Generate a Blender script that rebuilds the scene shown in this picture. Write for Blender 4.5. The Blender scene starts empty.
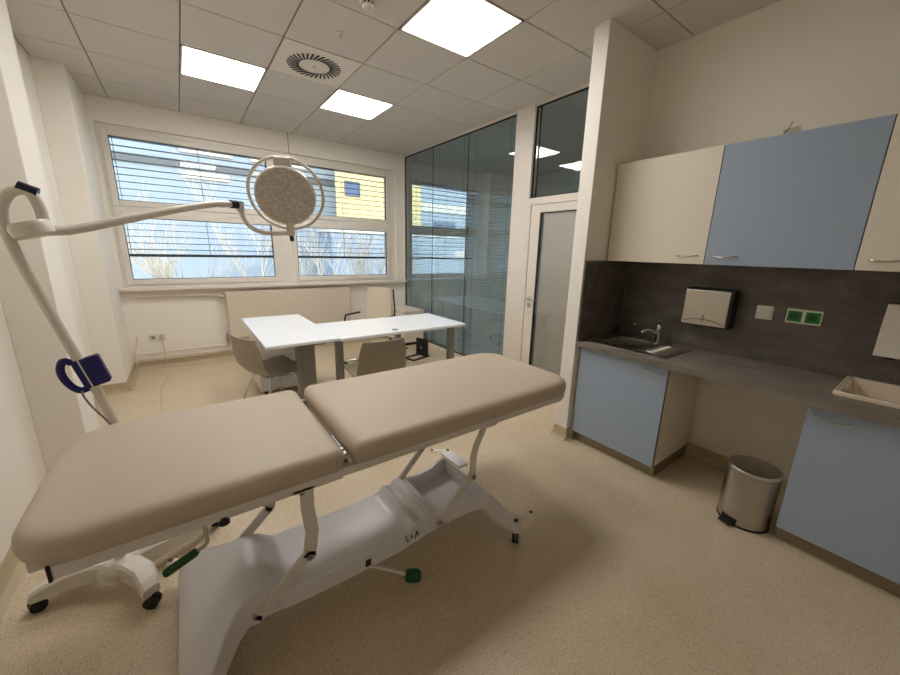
import bpy, bmesh, math, random
from mathutils import Vector, Matrix
random.seed(7)
S = bpy.context.scene
C = S.collection
PI = math.pi

# ---------------------------------------------------------------- camera
YAW, PITCH, ROLL, FPX = 0.635535, -0.235285, 0.0248013, 360.983
cy, sy, cp, sp, cr, sr = (math.cos(YAW), math.sin(YAW), math.cos(PITCH), math.sin(PITCH), math.cos(ROLL), math.sin(ROLL))
fwd = Vector((sy*cp, cy*cp, sp)); rt = Vector((cy, -sy, 0)); up = rt.cross(fwd)
r2 = cr*rt + sr*up; u2 = -sr*rt + cr*up
cd = bpy.data.cameras.new('camera'); cam = bpy.data.objects.new('camera', cd); C.objects.link(cam)
cam.matrix_world = Matrix(((r2.x, u2.x, -fwd.x, 0), (r2.y, u2.y, -fwd.y, 0), (r2.z, u2.z, -fwd.z, 1.49), (0, 0, 0, 1)))
cd.sensor_fit = 'HORIZONTAL'; cd.sensor_width = 36; cd.lens = 36*FPX/900; cd.clip_start = 0.02
S.camera = cam

# ---------------------------------------------------------------- light and exposure
S.view_settings.view_transform = 'Standard'; S.view_settings.look = 'None'; S.view_settings.gamma = 1
S.view_settings.use_curve_mapping = False
S.view_settings.exposure = 0.12
LAMP = 16.5            # ceiling panel emission
LAMP_COL = (1.0, 0.965, 0.93)
w = bpy.data.worlds.new('sky'); S.world = w; w.use_nodes = True
nt = w.node_tree; bg = nt.nodes['Background']
sky = nt.nodes.new('ShaderNodeTexSky'); sky.sky_type = 'NISHITA'; sky.sun_disc = False
sky.sun_elevation = math.radians(22); sky.sun_rotation = math.radians(200); sky.altitude = 200
nt.links.new(sky.outputs[0], bg.inputs[0]); bg.inputs[1].default_value = 0.60
sd = bpy.data.lights.new('sun', 'SUN'); sun = bpy.data.objects.new('sun', sd); C.objects.link(sun)
sd.energy = 2.2; sd.angle = math.radians(1); sd.color = (1, .9, .7)
sun.rotation_euler = Vector((-0.75, 0.65, -0.42)).to_track_quat('-Z', 'Y').to_euler(); sun.location = (14, -6, 12)
S.cycles.max_bounces = 10; S.cycles.diffuse_bounces = 9; S.cycles.glossy_bounces = 5; S.cycles.transmission_bounces = 10; S.cycles.transparent_max_bounces = 16
S.cycles.sample_clamp_indirect = 4

# ---------------------------------------------------------------- materials
def lin(c):
    return tuple(((v/255)/12.92 if v/255 <= .04045 else ((v/255+.055)/1.055)**2.4) for v in c) + (1,)
def mat(name, rgb, rough=.5, metal=0, spec=.5, noise=0, nscale=20, bump=0, bscale=200, coat=0):
    m = bpy.data.materials.new(name); m.use_nodes = True
    t = m.node_tree; b = t.nodes['Principled BSDF']
    b.inputs['Base Color'].default_value = lin(rgb); b.inputs['Roughness'].default_value = rough
    b.inputs['Metallic'].default_value = metal; b.inputs['Specular IOR Level'].default_value = spec
    b.inputs['Coat Weight'].default_value = coat
    if noise or bump:
        tc = t.nodes.new('ShaderNodeTexCoord')
    if noise:
        n = t.nodes.new('ShaderNodeTexNoise'); n.inputs['Scale'].default_value = nscale; n.inputs['Detail'].default_value = 5
        mr = t.nodes.new('ShaderNodeMapRange'); mr.inputs[1].default_value = .3; mr.inputs[2].default_value = .7
        mr.inputs[3].default_value = 1-noise; mr.inputs[4].default_value = 1+noise
        mx = t.nodes.new('ShaderNodeMix'); mx.data_type = 'RGBA'; mx.blend_type = 'MULTIPLY'; mx.inputs[0].default_value = 1
        t.links.new(tc.outputs['Object'], n.inputs['Vector']); t.links.new(n.outputs[0], mr.inputs[0])
        mx.inputs[6].default_value = lin(rgb); t.links.new(mr.outputs[0], mx.inputs[7]); t.links.new(mx.outputs[2], b.inputs['Base Color'])
    if bump:
        n2 = t.nodes.new('ShaderNodeTexNoise'); n2.inputs['Scale'].default_value = bscale; n2.inputs['Detail'].default_value = 3
        bp = t.nodes.new('ShaderNodeBump'); bp.inputs['Strength'].default_value = bump; bp.inputs['Distance'].default_value = .002
        t.links.new(tc.outputs['Object'], n2.inputs['Vector']); t.links.new(n2.outputs[0], bp.inputs['Height']); t.links.new(bp.outputs[0], b.inputs['Normal'])
    return m
def emis(name, rgb, strength):
    m = bpy.data.materials.new(name); m.use_nodes = True; t = m.node_tree
    b = t.nodes['Principled BSDF']; b.inputs['Base Color'].default_value = (.8, .8, .8, 1)
    b.inputs['Emission Color'].default_value = (*rgb, 1); b.inputs['Emission Strength'].default_value = strength
    return m
def glass(name, tint, refl_ior=1.5, rough=0.0):
    # thin architectural pane: transparent plus fresnel reflection
    m = bpy.data.materials.new(name); m.use_nodes = True; t = m.node_tree; t.nodes.clear()
    o = t.nodes.new('ShaderNodeOutputMaterial'); tr = t.nodes.new('ShaderNodeBsdfTransparent'); tr.inputs[0].default_value = (*tint, 1)
    gl = t.nodes.new('ShaderNodeBsdfGlossy'); gl.inputs['Roughness'].default_value = rough
    fr = t.nodes.new('ShaderNodeFresnel'); fr.inputs[0].default_value = refl_ior
    mx = t.nodes.new('ShaderNodeMixShader')
    ge = t.nodes.new('ShaderNodeNewGeometry'); sb = t.nodes.new('ShaderNodeMath'); sb.operation = 'SUBTRACT'; sb.inputs[0].default_value = 1
    ml = t.nodes.new('ShaderNodeMath'); ml.operation = 'MULTIPLY'
    t.links.new(ge.outputs['Backfacing'], sb.inputs[1]); t.links.new(fr.outputs[0], ml.inputs[0]); t.links.new(sb.outputs[0], ml.inputs[1])
    t.links.new(ml.outputs[0], mx.inputs[0]); t.links.new(tr.outputs[0], mx.inputs[1]); t.links.new(gl.outputs[0], mx.inputs[2]); t.links.new(mx.outputs[0], o.inputs[0])
    return m
def worktop_mat(name, base, dark):
    m = mat(name, base, .42, bump=.15, bscale=90); t = m.node_tree; b = t.nodes['Principled BSDF']
    tc = t.nodes.new('ShaderNodeTexCoord')
    mp = t.nodes.new('ShaderNodeMapping'); mp.inputs['Scale'].default_value = (1, .45, 1)
    n = t.nodes.new('ShaderNodeTexNoise'); n.inputs['Scale'].default_value = 7; n.inputs['Detail'].default_value = 9; n.inputs['Roughness'].default_value = .68
    cr_ = t.nodes.new('ShaderNodeValToRGB'); cr_.color_ramp.elements[0].position = .32; cr_.color_ramp.elements[1].position = .7
    cr_.color_ramp.elements[0].color = lin(dark); cr_.color_ramp.elements[1].color = lin(base)
    t.links.new(tc.outputs['Object'], mp.inputs[0]); t.links.new(mp.outputs[0], n.inputs['Vector']); t.links.new(n.outputs[0], cr_.inputs[0]); t.links.new(cr_.outputs[0], b.inputs['Base Color'])
    return m
def floor_mat():
    m = mat('speckled_vinyl', (205, 190, 160), .34); t = m.node_tree; b = t.nodes['Principled BSDF']
    tc = t.nodes.new('ShaderNodeTexCoord')
    n = t.nodes.new('ShaderNodeTexNoise'); n.inputs['Scale'].default_value = 3; n.inputs['Detail'].default_value = 6
    c1 = t.nodes.new('ShaderNodeValToRGB'); c1.color_ramp.elements[0].position = .3; c1.color_ramp.elements[1].position = .7
    c1.color_ramp.elements[0].color = lin((199, 182, 154)); c1.color_ramp.elements[1].color = lin((208, 192, 165))
    prev = c1.outputs[0]
    t.links.new(tc.outputs['Object'], n.inputs['Vector']); t.links.new(n.outputs[0], c1.inputs[0])
    for sc_, thr, col in ((120, .13, (150, 130, 102)), (150, .15, (180, 160, 130)), (95, .09, (122, 102, 80)), (130, .14, (228, 216, 192))):
        v = t.nodes.new('ShaderNodeTexVoronoi'); v.inputs['Scale'].default_value = sc_; v.feature = 'F1'
        # only some cells carry a chip
        sep = t.nodes.new('ShaderNodeSeparateColor'); lt = t.nodes.new('ShaderNodeMath'); lt.operation = 'LESS_THAN'; lt.inputs[1].default_value = thr
        g = t.nodes.new('ShaderNodeMath'); g.operation = 'GREATER_THAN'; g.inputs[1].default_value = .62
        mul = t.nodes.new('ShaderNodeMath'); mul.operation = 'MULTIPLY'
        mx = t.nodes.new('ShaderNodeMix'); mx.data_type = 'RGBA'; mx.inputs[7].default_value = lin(col)
        mp = t.nodes.new('ShaderNodeMapping'); mp.inputs['Location'].default_value = (sc_*.13, sc_*.07, 0); 
        t.links.new(tc.outputs['Object'], mp.inputs[0]); t.links.new(mp.outputs[0], v.inputs['Vector'])
        t.links.new(v.outputs['Distance'], lt.inputs[0]); t.links.new(v.outputs['Color'], sep.inputs[0]); t.links.new(sep.outputs[0], g.inputs[0])
        lt.inputs[1].default_value = thr*1.9
        t.links.new(lt.outputs[0], mul.inputs[0]); t.links.new(g.outputs[0], mul.inputs[1]); t.links.new(mul.outputs[0], mx.inputs[0])
        t.links.new(prev, mx.inputs[6]); prev = mx.outputs[2]
    t.links.new(prev, b.inputs['Base Color'])
    return m

M = {}
M['wall'] = mat('wall_paint', (236, 231, 222), .8, noise=.01, nscale=2, bump=.12, bscale=120)
M['ceil'] = mat('ceiling_tile', (208, 203, 196), .9, noise=.02, nscale=300, bump=.3, bscale=260)
M['ceil_gap'] = mat('ceiling_rail', (120, 114, 104), .6)
M['floor'] = floor_mat()
M['cove'] = mat('vinyl_cove', (184, 168, 138), .45, noise=.04, nscale=60)
M['pvc'] = mat('white_pvc', (226, 220, 210), .35)
M['frame'] = mat('white_lacquered_frame', (222, 213, 202), .4)
M['seal'] = mat('black_seal', (18, 20, 22), .6)
M['glass'] = glass('window_glass', (.93, .96, .97))
M['pglass'] = glass('partition_glass', (.88, .94, .955), 1.9)
M['slat_dark'] = mat('grey_slat', (58, 66, 72), .45)
M['slat_room'] = mat('partition_slat', (206, 210, 212), .45)
M['slat_light'] = mat('door_slat', (232, 229, 222), .5)
M['door_glass'] = glass('door_glass', (.98, .98, .98), 1.5)
M['blue'] = mat('blue_laminate', (158, 174, 194), .38, noise=.01, nscale=200)
M['cream'] = mat('cream_laminate', (230, 222, 206), .4, noise=.01, nscale=150)
M['edge'] = mat('dark_joint', (70, 66, 60), .6)
M['plinth'] = mat('brushed_plinth', (146, 136, 118), .35, .7)
M['steel'] = mat('stainless', (188, 182, 172), .28, 1)
M['satin'] = mat('satin_steel', (186, 182, 176), .30, 1, noise=.03, nscale=30)
M['chrome'] = mat('chrome', (215, 215, 215), .12, 1)
M['ceramic'] = mat('ceramic', (222, 208, 186), .15, coat=.5)
M['worktop'] = worktop_mat('grey_stone_worktop', (146, 137, 126), (104, 97, 90))
M['splash'] = worktop_mat('dark_stone_splashback', (116, 108, 100), (70, 65, 60))
M['vinyl'] = mat('beige_upholstery', (188, 173, 153), .42, bump=.12, bscale=700)
M['powder'] = mat('white_powder_coat', (218, 214, 208), .32)
M['powder2'] = mat('grey_white_sheet', (222, 222, 226), .26)
M['plastic'] = mat('white_plastic', (218, 212, 198), .35)
M['lampwhite'] = mat('lamp_cream_enamel', (216, 210, 197), .3)
M['black'] = mat('black_rubber', (18, 17, 17), .5)
M['navy'] = mat('navy_plastic', (10, 14, 96), .5)
M['darknavy'] = mat('dark_navy_plastic', (10, 12, 46), .4)
M['green'] = mat('green_grip', (16, 74, 34), .4)
M['sockgreen'] = mat('green_socket', (6, 120, 34), .4)
M['desk'] = mat('white_desktop', (232, 236, 240), .3)
M['grey'] = mat('grey_steel_leg', (134, 132, 128), .4)
M['taupe'] = mat('taupe_shell', (148, 137, 121), .45)
M['office'] = mat('beige_fabric', (206, 196, 176), .8, bump=.3, bscale=500)
M['radiator'] = mat('radiator_enamel', (214, 202, 184), .4)
M['panel'] = emis('light_panel', LAMP_COL, LAMP)
M['cable'] = mat('grey_cable', (120, 118, 112), .5)
M['wcable'] = mat('white_cable', (200, 192, 178), .5)
M['bark'] = mat('pale_bark', (206, 198, 182), .9, noise=.2, nscale=8)
M['facade'] = mat('blue_grey_facade', (134, 153, 174), .8, noise=.03, nscale=1.5)
M['facade_band'] = mat('grey_facade_band', (88, 98, 108), .8)
M['facade_white'] = mat('white_facade_panel', (190, 190, 188), .7)
M['yellow'] = mat('yellow_render', (196, 184, 140), .8, noise=.03, nscale=2)
M['winblue'] = mat('dark_blue_pane', (60, 80, 120), .2)
M['ground'] = mat('pale_gravel', (170, 165, 155), .9, noise=.1, nscale=3)
M['nextwall'] = mat('next_room_wall', (214, 216, 214), .8)
M['label'] = mat('dark_print', (40, 34, 30), .6)
M['clear'] = glass('clear_plastic', (.9, .9, .88), 1.6)

# lamp head face: translucent dotted LED cover
def led_mat():
    m = mat('led_lens_cover', (150, 138, 124), .3); t = m.node_tree; b = t.nodes['Principled BSDF']
    tc = t.nodes.new('ShaderNodeTexCoord'); v = t.nodes.new('ShaderNodeTexVoronoi'); v.inputs['Scale'].default_value = 70
    r = t.nodes.new('ShaderNodeValToRGB'); r.color_ramp.elements[0].position = .1; r.color_ramp.elements[1].position = .6
    r.color_ramp.elements[0].color = lin((222, 214, 206)); r.color_ramp.elements[1].color = lin((186, 178, 170))
    t.links.new(tc.outputs['Object'], v.inputs['Vector']); t.links.new(v.outputs['Distance'], r.inputs[0]); t.links.new(r.outputs[0], b.inputs['Base Color'])
    return m
M['led'] = led_mat()

# ---------------------------------------------------------------- mesh helpers
class MB:
    def __init__(s): s.v = []; s.f = []; s.sm = []
    def add(s, vs, fs, smooth=False, mx=None):
        o = len(s.v)
        for p in vs:
            p = Vector(p); s.v.append(mx @ p if mx else p)
        for f in fs: s.f.append([i+o for i in f]); s.sm.append(smooth)
        return s
    def box(s, x0, x1, y0, y1, z0, z1, bev=0, mx=None, seg=2):
        x0, x1 = sorted((x0, x1)); y0, y1 = sorted((y0, y1)); z0, z1 = sorted((z0, z1))
        vs = [(x, y, z) for z in (z0, z1) for y in (y0, y1) for x in (x0, x1)]
        fs = [(0, 2, 3, 1), (4, 5, 7, 6), (0, 1, 5, 4), (2, 6, 7, 3), (0, 4, 6, 2), (1, 3, 7, 5)]
        bev = min(bev, .45*min(x1-x0, y1-y0, z1-z0))
        if bev <= 0: return s.add(vs, fs, False, mx)
        bm = bmesh.new(); vv = [bm.verts.new(p) for p in vs]
        for f in fs: bm.faces.new([vv[i] for i in f])
        bmesh.ops.bevel(bm, geom=bm.edges[:], offset=bev, segments=seg, profile=.5, affect='EDGES')
        bm.verts.index_update(); s.add([v.co.copy() for v in bm.verts], [[v.index for v in f.verts] for f in bm.faces], False, mx); bm.free()
        return s
    def tube(s, pts, r, n=12, cap=True, closed=False, mx=None, flat=1.0):
        pts = [Vector(p) for p in pts]; N = len(pts)
        rs = r if isinstance(r, (list, tuple)) else [r]*N
        vs = []; nrm = None
        for i, p in enumerate(pts):
            a = pts[(i-1) % N] if (closed or i > 0) else p; b = pts[(i+1) % N] if (closed or i < N-1) else p
            t = (b-a).normalized()
            if nrm is None:
                nrm = t.orthogonal().normalized() if abs(t.z) > .9 else t.cross(Vector((0, 0, 1))).normalized()
            else:
                nrm = (nrm - t*nrm.dot(t)).normalized()
            bn = t.cross(nrm)
            for k in range(n):
                an = 2*PI*k/n; vs.append(p + nrm*math.cos(an)*rs[i] + bn*math.sin(an)*rs[i]*flat)
        fs = []
        for i in range(N if closed else N-1):
            j = (i+1) % N
            for k in range(n):
                k2 = (k+1) % n; fs.append((i*n+k, i*n+k2, j*n+k2, j*n+k))
        s.add(vs, fs, True, mx)
        if cap and not closed:
            s.add(vs[:n], [list(range(n))[::-1]], False, mx); s.add(vs[-n:], [list(range(n))], False, mx)
        return s
    def cyl(s, a, b, r, n=20, mx=None, r2=None):
        return s.tube([a, b], [r, r if r2 is None else r2], n, True, False, mx)
    def lathe(s, prof, n=32, mx=None, smooth=True):
        vs = []; m = len(prof)
        for k in range(n):
            a = 2*PI*k/n
            for r, z in prof: vs.append((r*math.cos(a), r*math.sin(a), z))
        fs = []
        for k in range(n):
            k2 = (k+1) % n
            for i in range(m-1): fs.append((k*m+i, k2*m+i, k2*m+i+1, k*m+i+1))
        return s.add(vs, fs, smooth, mx)
    def prism(s, poly, a, b, axis='z', mx=None, smooth=False):
        # poly in the two other axes (in order), extruded a..b along axis
        def P(u, v, w): return {'z': (u, v, w), 'y': (u, w, v), 'x': (w, u, v)}[axis]
        n = len(poly)
        vs = [P(u, v, a) for u, v in poly] + [P(u, v, b) for u, v in poly]
        s.add(vs, [list(range(n))[::-1], list(range(n, 2*n))], False, mx)
        return s.add(vs, [(i, (i+1) % n, n+(i+1) % n, n+i) for i in range(n)], smooth, mx)
    def loft(s, loops, cap=True, smooth=True, mx=None, closed=True):
        n = len(loops[0]); vs = [p for l in loops for p in l]; fs = []
        for i in range(len(loops)-1):
            for k in range(n if closed else n-1):
                k2 = (k+1) % n; fs.append((i*n+k, i*n+k2, (i+1)*n+k2, (i+1)*n+k))
        if cap: fs += [list(range(n))[::-1], list(range((len(loops)-1)*n, len(loops)*n))]
        return s.add(vs, fs, smooth, mx)
    def build(s, name, m, parent=None, props=None, origin=None):
        me = bpy.data.meshes.new(name)
        o_ = Vector(origin) if origin else Vector((0, 0, 0))
        me.from_pydata([tuple(v-o_) for v in s.v], [], s.f); me.polygons.foreach_set('use_smooth', s.sm)
        me.materials.append(m)
        bm = bmesh.new(); bm.from_mesh(me); bmesh.ops.remove_doubles(bm, verts=bm.verts, dist=1e-5)
        bmesh.ops.recalc_face_normals(bm, faces=bm.faces)
        for e in bm.edges:
            if len(e.link_faces) == 2 and e.calc_face_angle(0) > .7: e.smooth = False
        bm.to_mesh(me); bm.free()
        o = bpy.data.objects.new(name, me); C.objects.link(o)
        if origin: o.location = o_
        if parent: o.parent = parent
        for k, v in (props or {}).items(): o[k] = v
        return o
def MBx(*a, **k): return MB().box(*a, **k)
def struct(name, mb, m, parent=None):
    return mb.build(name, m, parent, None if parent else {'kind': 'structure'})
def tag(o, label, cat, group=None):
    o['label'] = label; o['category'] = cat
    if group: o['group'] = group
    return o
def thing(name, label, cat, loc=(0, 0, 0), rz=0, group=None):
    o = bpy.data.objects.new(name, None); C.objects.link(o); o.location = loc; o.rotation_euler = (0, 0, rz); o.empty_display_size = .1
    return tag(o, label, cat, group)
def dup(root, loc, rz, label, group=None):
    r = root.copy(); C.objects.link(r); r.location = loc; r.rotation_euler = (0, 0, rz); r['label'] = label
    if group: r['group'] = group
    for ch in [c for c in bpy.data.objects if c.parent == root]:
        c = ch.copy(); C.objects.link(c); c.parent = r
        for g in [d for d in bpy.data.objects if d.parent == ch]:
            h = g.copy(); C.objects.link(h); h.parent = c
    return r
def smooth_path(pts, per=8):
    P = [Vector(p) for p in pts]; P = [2*P[0]-P[1]] + P + [2*P[-1]-P[-2]]; out = []
    for i in range(1, len(P)-2):
        for k in range(per):
            t = k/per
            out.append(.5*((2*P[i]) + (P[i+1]-P[i-1])*t + (2*P[i-1]-5*P[i]+4*P[i+1]-P[i+2])*t*t + (3*P[i]-P[i-1]-3*P[i+1]+P[i+2])*t**3))
    out.append(P[-2]); return out
def rrect(x0, x1, y0, y1, rad, n=8):
    # rad: four radii (x0y0, x1y0, x1y1, x0y1)
    r = list(rad) if isinstance(rad, (list, tuple)) else [rad]*4; out = []
    for (cx, cy_, rr, a0) in ((x0, y0, r[0], PI), (x1, y0, r[1], 1.5*PI), (x1, y1, r[2], 0), (x0, y1, r[3], .5*PI)):
        rr = max(rr, .002)
        ox = cx + rr if cx == x0 else cx - rr; oy = cy_ + rr if cy_ == y0 else cy_ - rr
        for k in range(n+1):
            a = a0 + .5*PI*k/n; out.append((ox+rr*math.cos(a), oy+rr*math.sin(a)))
    return out

CH = 2.952            # ceiling height
WY = 5.53             # window wall
XL = -0.80            # left wall
XP = 3.10             # partition plane
XK = 3.00             # kitchen wall
YB = -1.25            # wall behind the camera
OX, OY, T = 0.186, 2.561, 0.6

# ---------------------------------------------------------------- structure
struct('floor', MBx(-1.2, 5.9, YB-.1, 6.0, -.12, 0), M['floor'])
# left wall with two projecting pillars
struct('wall_left', MBx(XL-.15, XL, YB-.1, 5.95, 0, CH), M['wall'])
struct('pillar_1', MBx(XL, -.60, 2.95, 3.32, 0, CH, bev=.004), M['wall'])
struct('pillar_2', MBx(XL, -.60, 4.77, WY+.02, 0, CH, bev=.004), M['wall'])
# window wall: parapet, head, jambs
b = MB(); b.box(-.60, 3.16, WY, WY+.32, 0, .965); b.box(-.60, 3.16, WY, WY+.32, 2.71, CH)
b.box(XL, -.60, WY, WY+.32, 0, CH); b.box(-.60, -.56, WY, WY+.32, .965, 2.71)
b.box(2.93, 3.20, WY, WY+.32, .965, 2.71)
struct('wall_window', b, M['wall'])
b = MB(); b.box(1.330, 1.337, WY-.004, WY, 2.71, CH)
struct('trim_1', b, M['ceil_gap'])
struct('window_sill', MBx(-.60, 3.06, WY-.10, WY+.10, .955, 1.0, bev=.008), M['pvc'])
# kitchen wall, wall stub, wall behind the camera
struct('wall_right', MBx(XK, XK+.15, YB-.1, 1.6, 0, CH), M['wall'])
struct('wall_stub', MBx(2.385, XP+.05, 1.6, 1.712, 0, CH, bev=.003), M['wall'])
struct('wall_back', MBx(XL-.15, XK+.15, YB-.15, YB, 0, CH), M['wall'])
# coved vinyl skirting
def cove(name, x0, y0, x1, y1, nx, ny, h=.1):
    # strip along a wall foot, (nx, ny) points into the room
    prof = [(0, 0), (.045, 0), (.03, .006), (.016, .018), (.008, .04), (.006, h), (0, h)]
    loops = []
    for (x, y) in ((x0, y0), (x1, y1)): loops.append([(x+nx*d, y+ny*d, z+.0005) for d, z in prof])
    struct(name, MB().loft(loops, smooth=False), M['cove'])
cove('baseboard_left', XL, YB, XL, 2.95, 1, 0); cove('baseboard_left', XL, 3.32, XL, 4.77, 1, 0)
cove('baseboard_pillar', XL, 2.95, -.594, 2.95, 0, -1); cove('baseboard_pillar', -.60, 2.944, -.60, 3.326, 1, 0); cove('baseboard_pillar', XL, 3.32, -.594, 3.32, 0, 1)
cove('baseboard_pillar', XL, 4.77, -.594, 4.77, 0, -1); cove('baseboard_pillar', -.60, 4.764, -.60, WY, 1, 0)
cove('baseboard_window', -.60, WY, 3.05, WY, 0, -1)
cove('baseboard_right', XK, YB, XK, 1.6, -1, 0)
cove('baseboard_stub', 2.385, 1.594, 2.385, 1.718, -1, 0); cove('baseboard_stub', 2.379, 1.712, 3.05, 1.712, 0, 1); cove('baseboard_stub', 2.379, 1.6, 2.44, 1.6, 0, -1)
cove('baseboard_back', XL, YB, XK, YB, 0, 1)

# ceiling: tiles with shadow joints above a rail grid
lights = [(0, 2), (2, 2), (2, -1), (0, -1)]
vents = [(1, 1)]
b = MB(); g = .004
xmax = XP+.02; ymax = WY
for i in range(-3, 7):
    for j in range(-8, 6):
        x0, x1, y0, y1 = OX+T*i, OX+T*(i+1), OY+T*j, OY+T*(j+1)
        if (i, j) in lights or (i, j) in vents: continue
        x0, x1, y0, y1 = max(x0, XL), min(x1, xmax), max(y0, YB), min(y1, ymax)
        if x1-x0 < .02 or y1-y0 < .02: continue
        b.box(x0+g, x1-g, y0+g, y1-g, CH, CH+.015, bev=.003, seg=1)
struct('ceiling', b, M['ceil'])
struct('ceiling_rail', MBx(XL-.1, XP+.05, YB-.1, WY+.3, CH+.012, CH+.06), M['ceil_gap'])

# ---------------------------------------------------------------- ceiling fittings
PANEL_LABELS = ['square light panel in the ceiling left of the slotted air diffuser, nearest the left wall', 'small-looking square ceiling light panel right of the air diffuser, nearest the windows', 'large bright square ceiling light panel nearest the kitchen wall, at the top edge']
def light_panel(i, j, label):
    x, y = OX+T*(i+.5), OY+T*(j+.5)
    t = thing('ceiling_light', label, 'light', (x, y, CH), 0, 'square ceiling light panels')
    h = T/2-.006
    f = MB()
    for (a, c, d, e) in ((-h, h, -h, -h+.012), (-h, h, h-.012, h), (-h, -h+.012, -h, h), (h-.012, h, -h, h)): f.box(a, c, d, e, -.003, .02)
    f.build('frame', M['frame'], t)
    MBx(-h+.012, h-.012, -h+.012, h-.012, .001, .006).build('diffuser', M['panel'], t)
light_panel(0, 2, PANEL_LABELS[0]); light_panel(2, 2, PANEL_LABELS[1]); light_panel(2, -1, PANEL_LABELS[2])
light_panel(0, -1, 'square ceiling light panel over the head of the couch')
# swirl diffuser
t = thing('air_diffuser', 'round slotted air diffuser in a white square ceiling plate between two light panels', 'vent', (OX+1.5*T, OY+1.5*T, CH))
MBx(-.294, .294, -.294, .294, -.003, .012, bev=.002).build('plate', M['frame'], t)
b = MB(); n = 32
for k in range(n):
    a = 2*PI*k/n
    mx = Matrix.Rotation(a, 4, 'Z') @ Matrix.Translation((.165, 0, -.005)) @ Matrix.Rotation(.35, 4, 'Z')
    b.box(-.048, .048, -.0075, .0075, -.001, .002, mx=mx)
b.build('slots', M['black'], t)
MB().lathe([(0, -.012), (.01, -.012), (.012, -.004), (0, -.003)], 16).build('centre_screw', M['frame'], t)
# smoke detector and sprinkler
t = thing('smoke_detector', 'round white smoke detector on the ceiling, left of the large light panel', 'smoke detector', (1.10, 2.41, CH))
MB().lathe([(.001, 0), (.052, 0), (.052, -.012), (.045, -.016), (.001, -.016)], 28).build('base', M['frame'], t)
MB().lathe([(.001, -.016), (.036, -.016), (.038, -.034), (.028, -.046), (.001, -.048)], 28).build('sensor_head', M['plastic'], t)
b = MB()
for k in range(10):
    a = 2*PI*k/10; b.box(.0365, .0385, -.007, .007, -.03, -.021, mx=Matrix.Rotation(a, 4, 'Z'))
b.build('vent_slots', M['black'], t)
t = thing('ceiling_sensor', 'tiny chrome sensor button on the ceiling tile above the air diffuser', 'sensor', (1.087, 2.857, CH))
MB().lathe([(.001, 0), (.028, 0), (.026, -.006), (.012, -.008), (.001, -.008)], 24).build('rosette', M['frame'], t)
MB().lathe([(.001, -.008), (.011, -.008), (.013, -.018), (.006, -.026), (.001, -.026)], 20).build('lens', M['chrome'], t)

# ---------------------------------------------------------------- windows
FY = WY+.05
def rect_frame(mb, x0, x1, z0, z1, wd, y0, y1, bev=.004):
    mb.box(x0, x0+wd, y0, y1, z0, z1, bev); mb.box(x1-wd, x1, y0, y1, z0, z1, bev)
    mb.box(x0+wd, x1-wd, y0, y1, z0, z0+wd, bev); mb.box(x0+wd, x1-wd, y0, y1, z1-wd, z1, bev)
def window(idx, X0, X1, gx0, gx1):
    z0, z1 = 1.0, 2.71
    f = MB()
    y0, y1 = FY, FY+.07
    f.box(X0, gx0-.055, y0, y1, z0, z1, .003); f.box(gx1+.055, X1, y0, y1, z0, z1, .003)
    f.box(gx0-.055, gx1+.055, y0, y1, z0, z0+.045, .003); f.box(gx0-.055, gx1+.055, y0, y1, 2.655, z1, .003)
    f.box(gx0-.055, gx1+.055, y0, y1, 1.83, 1.885, .003)
    w_ = struct('window_%d' % idx, f, M['pvc'])
    for nm, (a, c) in (('lower_sash', (1.08, 1.77)), ('upper_sash', (1.95, 2.60))):
        s_ = MB(); rect_frame(s_, gx0-.06, gx1+.06, a-.06, c+.06, .06, y0-.018, y0+.05, .008)
        so = s_.build(nm, M['pvc'], w_)
        q = MB(); rect_frame(q, gx0-.003, gx1+.003, a-.003, c+.003, .008, y0-.010, y0+.02, 0)
        q.build('seal', M['seal'], so)
        MBx(gx0, gx1, y0+.006, y0+.010, a, c).build('pane', M['glass'], so)
    hb = MB()
    for k in (.28, .72):
        x = gx0+(gx1-gx0)*k; hb.box(x-.04, x+.04, y0-.028, y0-.016, 1.835, 1.86, .004)
    hb.build('hinge_cap', M['pvc'], w_)
window(1, -.56, 1.205, -.472, 1.05)
window(2, 1.205, 2.93, 1.362, 2.765)
# reveal faces beside the frame are part of wall_window

# exterior venetian blinds
def blind(x0, x1, label):
    t = thing('venetian_blind', label, 'blind', ((x0+x1)/2, WY+.20, 1.345), 0, 'outdoor venetian blinds')
    hw = (x1-x0)/2; b = MB(); z = 0.075
    while z < 1.33:
        b.box(-hw, hw, -.036, .036, z-.0025, z+.0025, mx=Matrix.Translation((0, 0, z)) @ Matrix.Rotation(.06, 4, 'X') @ Matrix.Translation((0, 0, -z))); z += .0745
    b.build('slats', M['slat_dark'], t)
    MBx(-hw, hw, -.03, .03, -.010, .022, .004).build('bottom_rail', M['slat_dark'], t)
    for fx in (-.93, .03, .95):
        MB().tube([(hw*fx, -.03, -.002), (hw*fx, -.03, 1.36)], .003, 6).build('lift_tape', M['slat_dark'], t)
blind(-.51, 1.10, 'grey horizontal outdoor blind half lowered outside the left window')
blind(1.32, 2.83, 'grey horizontal outdoor blind half lowered outside the right window, before the yellow wall')

blind(3.36, 4.70, 'grey outdoor blind outside the window of the next room, seen through the glass wall')
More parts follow.
